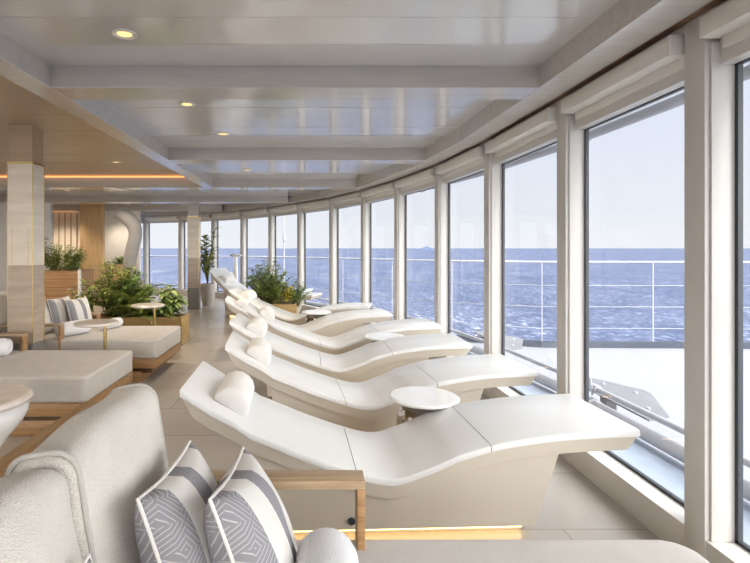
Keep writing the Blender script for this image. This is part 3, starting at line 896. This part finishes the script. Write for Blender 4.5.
def bush(name, h, r_, n_br, seed, mat, ll=.08, lw=.035, per=16, flowers=0, fmat=None, droop=.3):
    rn = random.Random(seed); rt = empty(name)
    bm = bmesh.new(); bs = bmesh.new(); bf = bmesh.new()
    for k in range(n_br):
        az = rn.uniform(0, 2*PI); q = math.sqrt(rn.random())*r_
        top = Vector((math.cos(az)*q, math.sin(az)*q, h*rn.uniform(.55, 1)*(1-.35*(q/r_)**2)))
        base = Vector((math.cos(az)*q*.15, math.sin(az)*q*.15, 0))
        pts = [base.lerp(top, t)+Vector((0, 0, .06*math.sin(PI*t)))+Vector((rn.uniform(-.01, .01), rn.uniform(-.01, .01), 0)) for t in (0, .25, .5, .75, 1)]
        tube(bs, pts, .006, 5, rad=[.008, .006, .005, .004, .002])
        for j in range(per):
            t = .25+.75*j/per; i = min(int(t*4), 3); p = pts[i].lerp(pts[i+1], t*4-i)
            a = rn.uniform(0, 2*PI); d = Vector((math.cos(a), math.sin(a), rn.uniform(-.1, .8)))
            leaf(bm, p, d, Vector((0, 0, 1)), ll*rn.uniform(.7, 1.25), lw*rn.uniform(.8, 1.2), 0, droop)
        if k < flowers:
            p = pts[-1]
            for j in range(6):
                a = j/6*2*PI; leaf(bf, p, Vector((math.cos(a), math.sin(a), .5)), Vector((0, 0, 1)), .055, .04, 0, .2)
    finish('foliage', bm, mat, rt, True, 80); finish('stem', bs, M['stem'], rt, True)
    if flowers: finish('flowers', bf, fmat, rt, True, 80)
    else: bf.free()
    return rt
def planter(x0, x1, y0, y1, h, mat, lab, post=False):
    cx, cy = (x0+x1)/2, (y0+y1)/2; rt = empty('planter_box', (cx, cy, 0))
    a, b = x1-cx, y1-cy; t = .03
    bm = bmesh.new()
    k = max(2, round(h/.13)); st = h/k
    for j in range(k):
        z0 = j*st+.002; z1 = (j+1)*st-.002
        bx(bm, -a, a, -b, -b+t, z0, z1); bx(bm, -a, a, b-t, b, z0, z1); bx(bm, -a, -a+t, -b+t, b-t, z0, z1); bx(bm, a-t, a, -b+t, b-t, z0, z1)
    finish('box_sides', bm, mat, rt)
    box('soil', -a+t, a-t, -b+t, b-t, .02, h-.04, M['soil'], rt)
    bm = bmesh.new()
    for (p0, p1, q0, q1) in ((-a-.004, a+.004, -b-.004, -b+t+.004), (-a-.004, a+.004, b-t-.004, b+.004), (-a-.004, -a+t+.004, -b+t+.004, b-t-.004), (a-t-.004, a+.004, -b+t+.004, b-t-.004)):
        bx(bm, p0, p1, q0, q1, h, h+.012)
    finish('rim', bm, mat, rt)
    tag(rt, lab, 'planter'); return rt
# fern planter in front
planter(-3.9, -1.815, 6.9, 7.32, .38, M['planter'], 'long low wooden planter box behind the far left daybed, filled with ferns')
fA = fern('fern', 15, .62, 1, M['leafA']); fB = fern('fern', 13, .50, 2, M['leafB'], .10)
bC = bush('shrub', .62, .34, 26, 3, M['leafC'], .13, .045, 12)
bW = bush('flowering_shrub', .62, .3, 22, 4, M['leafB'], .10, .035, 12, 14, M['petal'])
bL = bush('low_herb', .22, .25, 26, 5, M['leafB'], .07, .03, 10)
bF = bush('shrub', .78, .42, 40, 6, M['leafA'], .12, .05, 14)
def put(o, loc, s, rz, lab, cat='plant', group=None):
    o.location = loc; o.scale = (s, s, s); o.rotation_euler = (0, 0, rz); tag(o, lab, cat, group)
GP = 'ferns and shrubs in the long low planter'
put(fA, (-2.40, 7.12, .34), 1.0, .3, 'arching green fern right of the middle of the long low planter', group=GP)
put(copy_tree(fA), (-2.62, 7.14, .34), 1.5, 1.7, 'tall arching fern in the middle of the long low planter, below the curved pillar', group=GP)
put(fB, (-2.42, 7.12, .34), .9, 0, 'light green fern in the right half of the long low planter', group=GP)
bB = bush('broadleaf_shrub', .50, .20, 26, 15, M['leafB'], .17, .075, 9, droop=.45)
put(bB, (-2.04, 7.11, .34), 1.0, 0, 'broad leaved bright green shrub at the very right end of the long low planter', group=GP)
put(bC, (-2.55, 7.12, .34), 1.2, 0, 'dark leafy shrub among the ferns of the long low planter', group=GP)
put(bF, (-2.85, 7.12, .34), 1.15, 2, 'tallest bushy green shrub, in the left middle of the long low planter', group=GP)
put(bW, (-3.22, 7.1, .34), .9, 0, 'white flowering shrub at the left end of the long low planter', group=GP)
put(bL, (-2.05, 7.05, .34), .8, 0, 'low bright herb at the front right rim of the long low planter', group=GP)
put(copy_tree(bL), (-2.75, 7.02, .34), .9, 1, 'low bright herb at the front middle rim of the long low planter', group=GP)
# tall wood planter
planter(-4.62, -3.95, 8.4, 9.0, .96, M['teak'], 'tall dark wooden planter box below the slatted wall')
box('corner_post', 3.98*0+.335, .375, -.305, -.26, 0, .985, M['wall'], bpy.data.objects['planter_box.001'])
for (x, y, s, r, lab) in ((-4.45, 8.6, .75, .3, 'leafy shrub at left of the tall wooden planter'), (-4.15, 8.62, .7, 2, 'leafy shrub at right of the tall wooden planter')):
    put(copy_tree(bF), (x, y, .9), s, r, lab, group='shrubs in the tall planter')
put(copy_tree(bL), (-4.1, 8.55, .9), .9, 2, 'low white-green herb trailing at the rim of the tall wooden planter')
# far wood planter below white wall
planter(-5.4, -4.4, 12.0, 12.5, .95, M['wallwood'], 'far wooden planter box in front of the white wall')
put(copy_tree(fB), (-4.75, 12.2, .88), .7, .5, 'small light fern on the far planter in front of the white wall')
put(copy_tree(bL), (-4.6, 12.2, .88), 1.3, .5, 'small bushy herb on the far planter, beside the curved pillar')
# window planter
planter(-1.12, -.28, 8.35, 8.8, .40, M['planter'], 'small wooden planter box near the windows behind the loungers')
bush_w = bush('shrub', .85, .44, 70, 11, M['leafB'], .10, .05, 16)
put(bush_w, (-.78, 8.6, .36), 1.0, 0, 'large round bushy green shrub in the small planter by the windows')
put(copy_tree(bF), (-.62, 8.5, .36), .62, 1, 'lighter green shrub at the front of the small window planter')
bY = bush('flowering_shrub', .40, .16, 20, 12, M['leafY'], .07, .04, 10)
put(bY, (-.40, 8.48, .36), 1, 0, 'yellow leaved shrub at the right front of the window planter')
put(copy_tree(bY), (-1.0, 8.45, .34), .8, 1, 'yellow leaved shrub at the left front of the window planter')
put(copy_tree(bC), (-.28, 8.66, .34), .8, 1, 'dark shrub leaning out at the right of the window planter')
# potted tree
rt = empty('potted_plant', (-2.46, 11.7, 0))
bm = bmesh.new(); lathe(bm, [(0, 0), (.12, 0), (.16, .2), (.175, .40), (.165, .52), (.15, .52), (.15, .48), (0, .48)], 32); finish('pot', bm, M['pot'], rt, True, 60)
bs = bmesh.new(); bl = bmesh.new(); rn = random.Random(9)
for k in range(12):
    az = rn.uniform(0, 6.28); h = rn.uniform(.6, 1.3); q = rn.uniform(.05, .28)
    pts = [Vector((0, 0, .48)), Vector((math.cos(az)*q*.3, math.sin(az)*q*.3, .48+h*.5)), Vector((math.cos(az)*q, math.sin(az)*q, .48+h))]
    tube(bs, pts, .01, 6)
    for j in range(8):
        t = .45+.55*j/7; p = pts[1].lerp(pts[2], max(0, t*2-1)) if t > .5 else pts[0].lerp(pts[1], t*2)
        a = rn.uniform(0, 6.28); leaf(bl, p, Vector((math.cos(a), math.sin(a), .7)), Vector((0, 0, 1)), .26, .11, 0, .35)
finish('stem', bs, M['stem'], rt, True); finish('foliage', bl, M['leafA'], rt, True, 80)
tag(rt, 'tall potted plant with big leaves in a taupe pot beside the far stone column', 'plant')

# ------------------------------------------------------------ curved plaster pillar (S-shaped sculpture)
def rail_path(pts, n_=28):
    P = [Vector(p) for p in pts]; out = []
    for i in range(len(P)-1):
        p0 = P[max(i-1, 0)]; p1 = P[i]; p2 = P[i+1]; p3 = P[min(i+2, len(P)-1)]
        for k in range(n_//4):
            t = k/(n_//4); out.append(.5*((2*p1)+(p2-p0)*t+(2*p0-5*p1+4*p2-p3)*t*t+(3*p1-p0-3*p2+p3)*t**3))
    out.append(P[-1]); return out
Y0 = 10.0
def pxz(px, py, Y=Y0): return ((px-313)/500*Y, Y, 1.35-(py-248)/500*Y)
ctl = [pxz(141, 312), pxz(139, 296), pxz(134.5, 278), pxz(129.5, 265), pxz(132, 250), pxz(135.5, 234), pxz(132, 222.5), pxz(123, 215), pxz(116, 213.5)]
rad_c = [9, 8, 7, 6.6, 6.6, 6.8, 7.2, 6.6, 4.5]
cx_, cz_ = ctl[0][0], 0
path = rail_path([ctl[0][:2]+(0.0,)]+ctl[1:])
rads = []
for i in range(len(path)):
    t = i/(len(path)-1)*(len(rad_c)-1); k = min(int(t), len(rad_c)-2); rads.append((rad_c[k]+(rad_c[k+1]-rad_c[k])*(t-k))/500*Y0)
rt = empty('sculpture', (ctl[0][0], Y0, 0))
bm = bmesh.new(); tube(bm, [p-Vector((ctl[0][0], Y0, 0)) for p in path], .1, 20, rad=rads)
bmesh.ops.scale(bm, vec=(1, .55, 1), verts=bm.verts); finish('body', bm, M['sculpt'], rt, True, 60)
tag(rt, 'tall pale grey S-curved sculptural pillar rising behind the fern planter', 'sculpture')
# white fan shaped stand by the windows
rt = empty('sculpture_stand', (-1.80, 11.68, 0))
bm = bmesh.new(); lathe(bm, [(0, 0), (.11, 0), (.11, .02), (.07, .05), (.055, .5), (.05, .9), (.035, 1.08), (.03, 1.14), (0, 1.14)], 20); finish('stem', bm, M['white'], rt, True, 60)
for k in range(5):
    a = R(-60+30*k)
    bm = bmesh.new(); tube(bm, [(0, 0, 1.1), (math.sin(a)*.07, 0, 1.1+.08*math.cos(a)+.02), (math.sin(a)*.15, 0, 1.17+.03*math.cos(a))], .014, 8, rad=[.02, .02, .012]); finish('branch', bm, M['white'], rt, True)
bm = bmesh.new(); lathe(bm, [(0, 1.20), (.06, 1.215), (.13, 1.20), (.155, 1.175), (.13, 1.165), (0, 1.175)], 24); finish('crown', bm, M['white'], rt, True, 60)
tag(rt, 'slender white stand with a fan shaped top, before the windows behind the loungers', 'sculpture')

# ------------------------------------------------------------ downlights
def downlight(x, y, z, lab, en=14):
    rt = empty('downlight', (x, y, z))
    bm = bmesh.new(); lathe(bm, [(.062, -.0005), (.06, -.006), (.042, -.006), (.038, -.001)], 28); finish('ring', bm, M['blind'], rt, True, 50)
    bm = bmesh.new(); lathe(bm, [(0, -.0035), (.03, -.0035), (.037, -.001)], 24); finish('bulb', bm, M['lamp'], rt, True)
    l = bpy.data.lights.new('spot_lamp', 'SPOT'); l.energy = en; l.color = (1, .84, .64); l.spot_size = R(125); l.spot_blend = .8; l.shadow_soft_size = .03
    lo = bpy.data.objects.new('spot_lamp', l); COL.objects.link(lo); lo.parent = rt; lo.location = (0, 0, -.02)
    tag(rt, lab, 'downlight', 'recessed ceiling downlights')
for x, y, z, lab in ((-.95, 2.52, 2.43, 'largest recessed downlight, in the nearest ceiling bay'),
                     (-.945, 3.75, 2.43, 'recessed downlight at the near side of the second ceiling bay'),
                     (-.85, 4.72, 2.43, 'recessed downlight at the far side of the second ceiling bay'),
                     (-.9, 6.9, 2.43, 'recessed downlight in the third ceiling bay'),
                     (-4.6, 9.35, 2.43, 'recessed downlight left in the ceiling beyond the brown panel'),
                     (-3.8, 9.4, 2.43, 'recessed downlight right of another, beyond the brown panel')):
    downlight(x, y, z, lab, 30 if y < 6 else (110 if y < 8 else 45))
for x, y, z, lab in ((-2.6, 6.6, 2.485, 'added fill downlight in the brown ceiling above the long fern planter'),
                     (-4.3, 7.4, 2.485, 'added fill downlight in the brown ceiling near its cove light'),
                     (-4.4, 11.7, 2.43, 'added fill downlight over the far wooden planter'),
                     (-6.4, 12.2, 2.43, 'added fill downlight close before the slatted back wall'),
                     (-5.4, 13.6, 2.43, 'added fill downlight close before the white far wall')):
    downlight(x, y, z, lab, 70 if y > 13 else 110)  # extra downlights added to lift the dim back of the room

# ------------------------------------------------------------ world, sun, camera
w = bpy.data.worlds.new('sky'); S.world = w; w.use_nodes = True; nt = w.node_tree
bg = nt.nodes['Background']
tc = N(nt, 'ShaderNodeTexCoord'); sx = N(nt, 'ShaderNodeSeparateXYZ'); nt.links.new(tc.outputs['Generated'], sx.inputs[0])
c = ramp(nt, sx.outputs[2], [(0, (.98, .98, 1)), (.05, (.95, .96, 1)), (.2, (.86, .89, 1)), (.42, (.80, .86, 1)), (.52, (1, 1, 1)), (1, (1, 1, 1))])
# sky right of and behind the camera boosted as added fill for the interior
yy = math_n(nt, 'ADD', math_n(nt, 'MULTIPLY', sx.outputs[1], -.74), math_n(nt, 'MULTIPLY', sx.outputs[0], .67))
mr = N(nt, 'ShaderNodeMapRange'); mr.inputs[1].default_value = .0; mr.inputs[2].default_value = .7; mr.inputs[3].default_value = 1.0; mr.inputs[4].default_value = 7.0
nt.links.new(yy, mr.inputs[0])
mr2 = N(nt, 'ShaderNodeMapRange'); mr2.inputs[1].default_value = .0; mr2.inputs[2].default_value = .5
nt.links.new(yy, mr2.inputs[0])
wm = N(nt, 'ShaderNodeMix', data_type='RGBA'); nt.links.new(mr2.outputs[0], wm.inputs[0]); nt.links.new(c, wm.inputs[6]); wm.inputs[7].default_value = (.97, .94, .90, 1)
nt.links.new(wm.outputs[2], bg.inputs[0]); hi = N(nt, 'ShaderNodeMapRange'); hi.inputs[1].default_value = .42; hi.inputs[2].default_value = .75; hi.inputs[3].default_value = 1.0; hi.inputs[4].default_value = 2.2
nt.links.new(sx.outputs[2], hi.inputs[0])  # high sky above the view also raised as fill
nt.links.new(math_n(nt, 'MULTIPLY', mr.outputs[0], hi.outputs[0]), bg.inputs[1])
l = bpy.data.lights.new('sun', 'SUN'); l.energy = 1.2; l.angle = R(3); l.color = (1, .96, .9)
o = bpy.data.objects.new('sun', l); COL.objects.link(o); o.rotation_euler = Vector((.5, -.9, -.95)).to_track_quat('-Z', 'Y').to_euler()

cam = bpy.data.cameras.new('camera'); co = bpy.data.objects.new('camera', cam); COL.objects.link(co)
co.location = (0, 0, 1.35); co.rotation_euler = (PI/2, 0, 0)
cam.lens = 24; cam.sensor_width = 36; cam.sensor_fit = 'HORIZONTAL'
cam.shift_x = 62/750; cam.shift_y = -33.5/750; cam.clip_end = 100000; cam.clip_start = .02
S.camera = co
S.view_settings.view_transform = 'Standard'; S.view_settings.look = 'None'; S.view_settings.gamma = 1
S.view_settings.use_curve_mapping = False
S.view_settings.exposure = 0.0
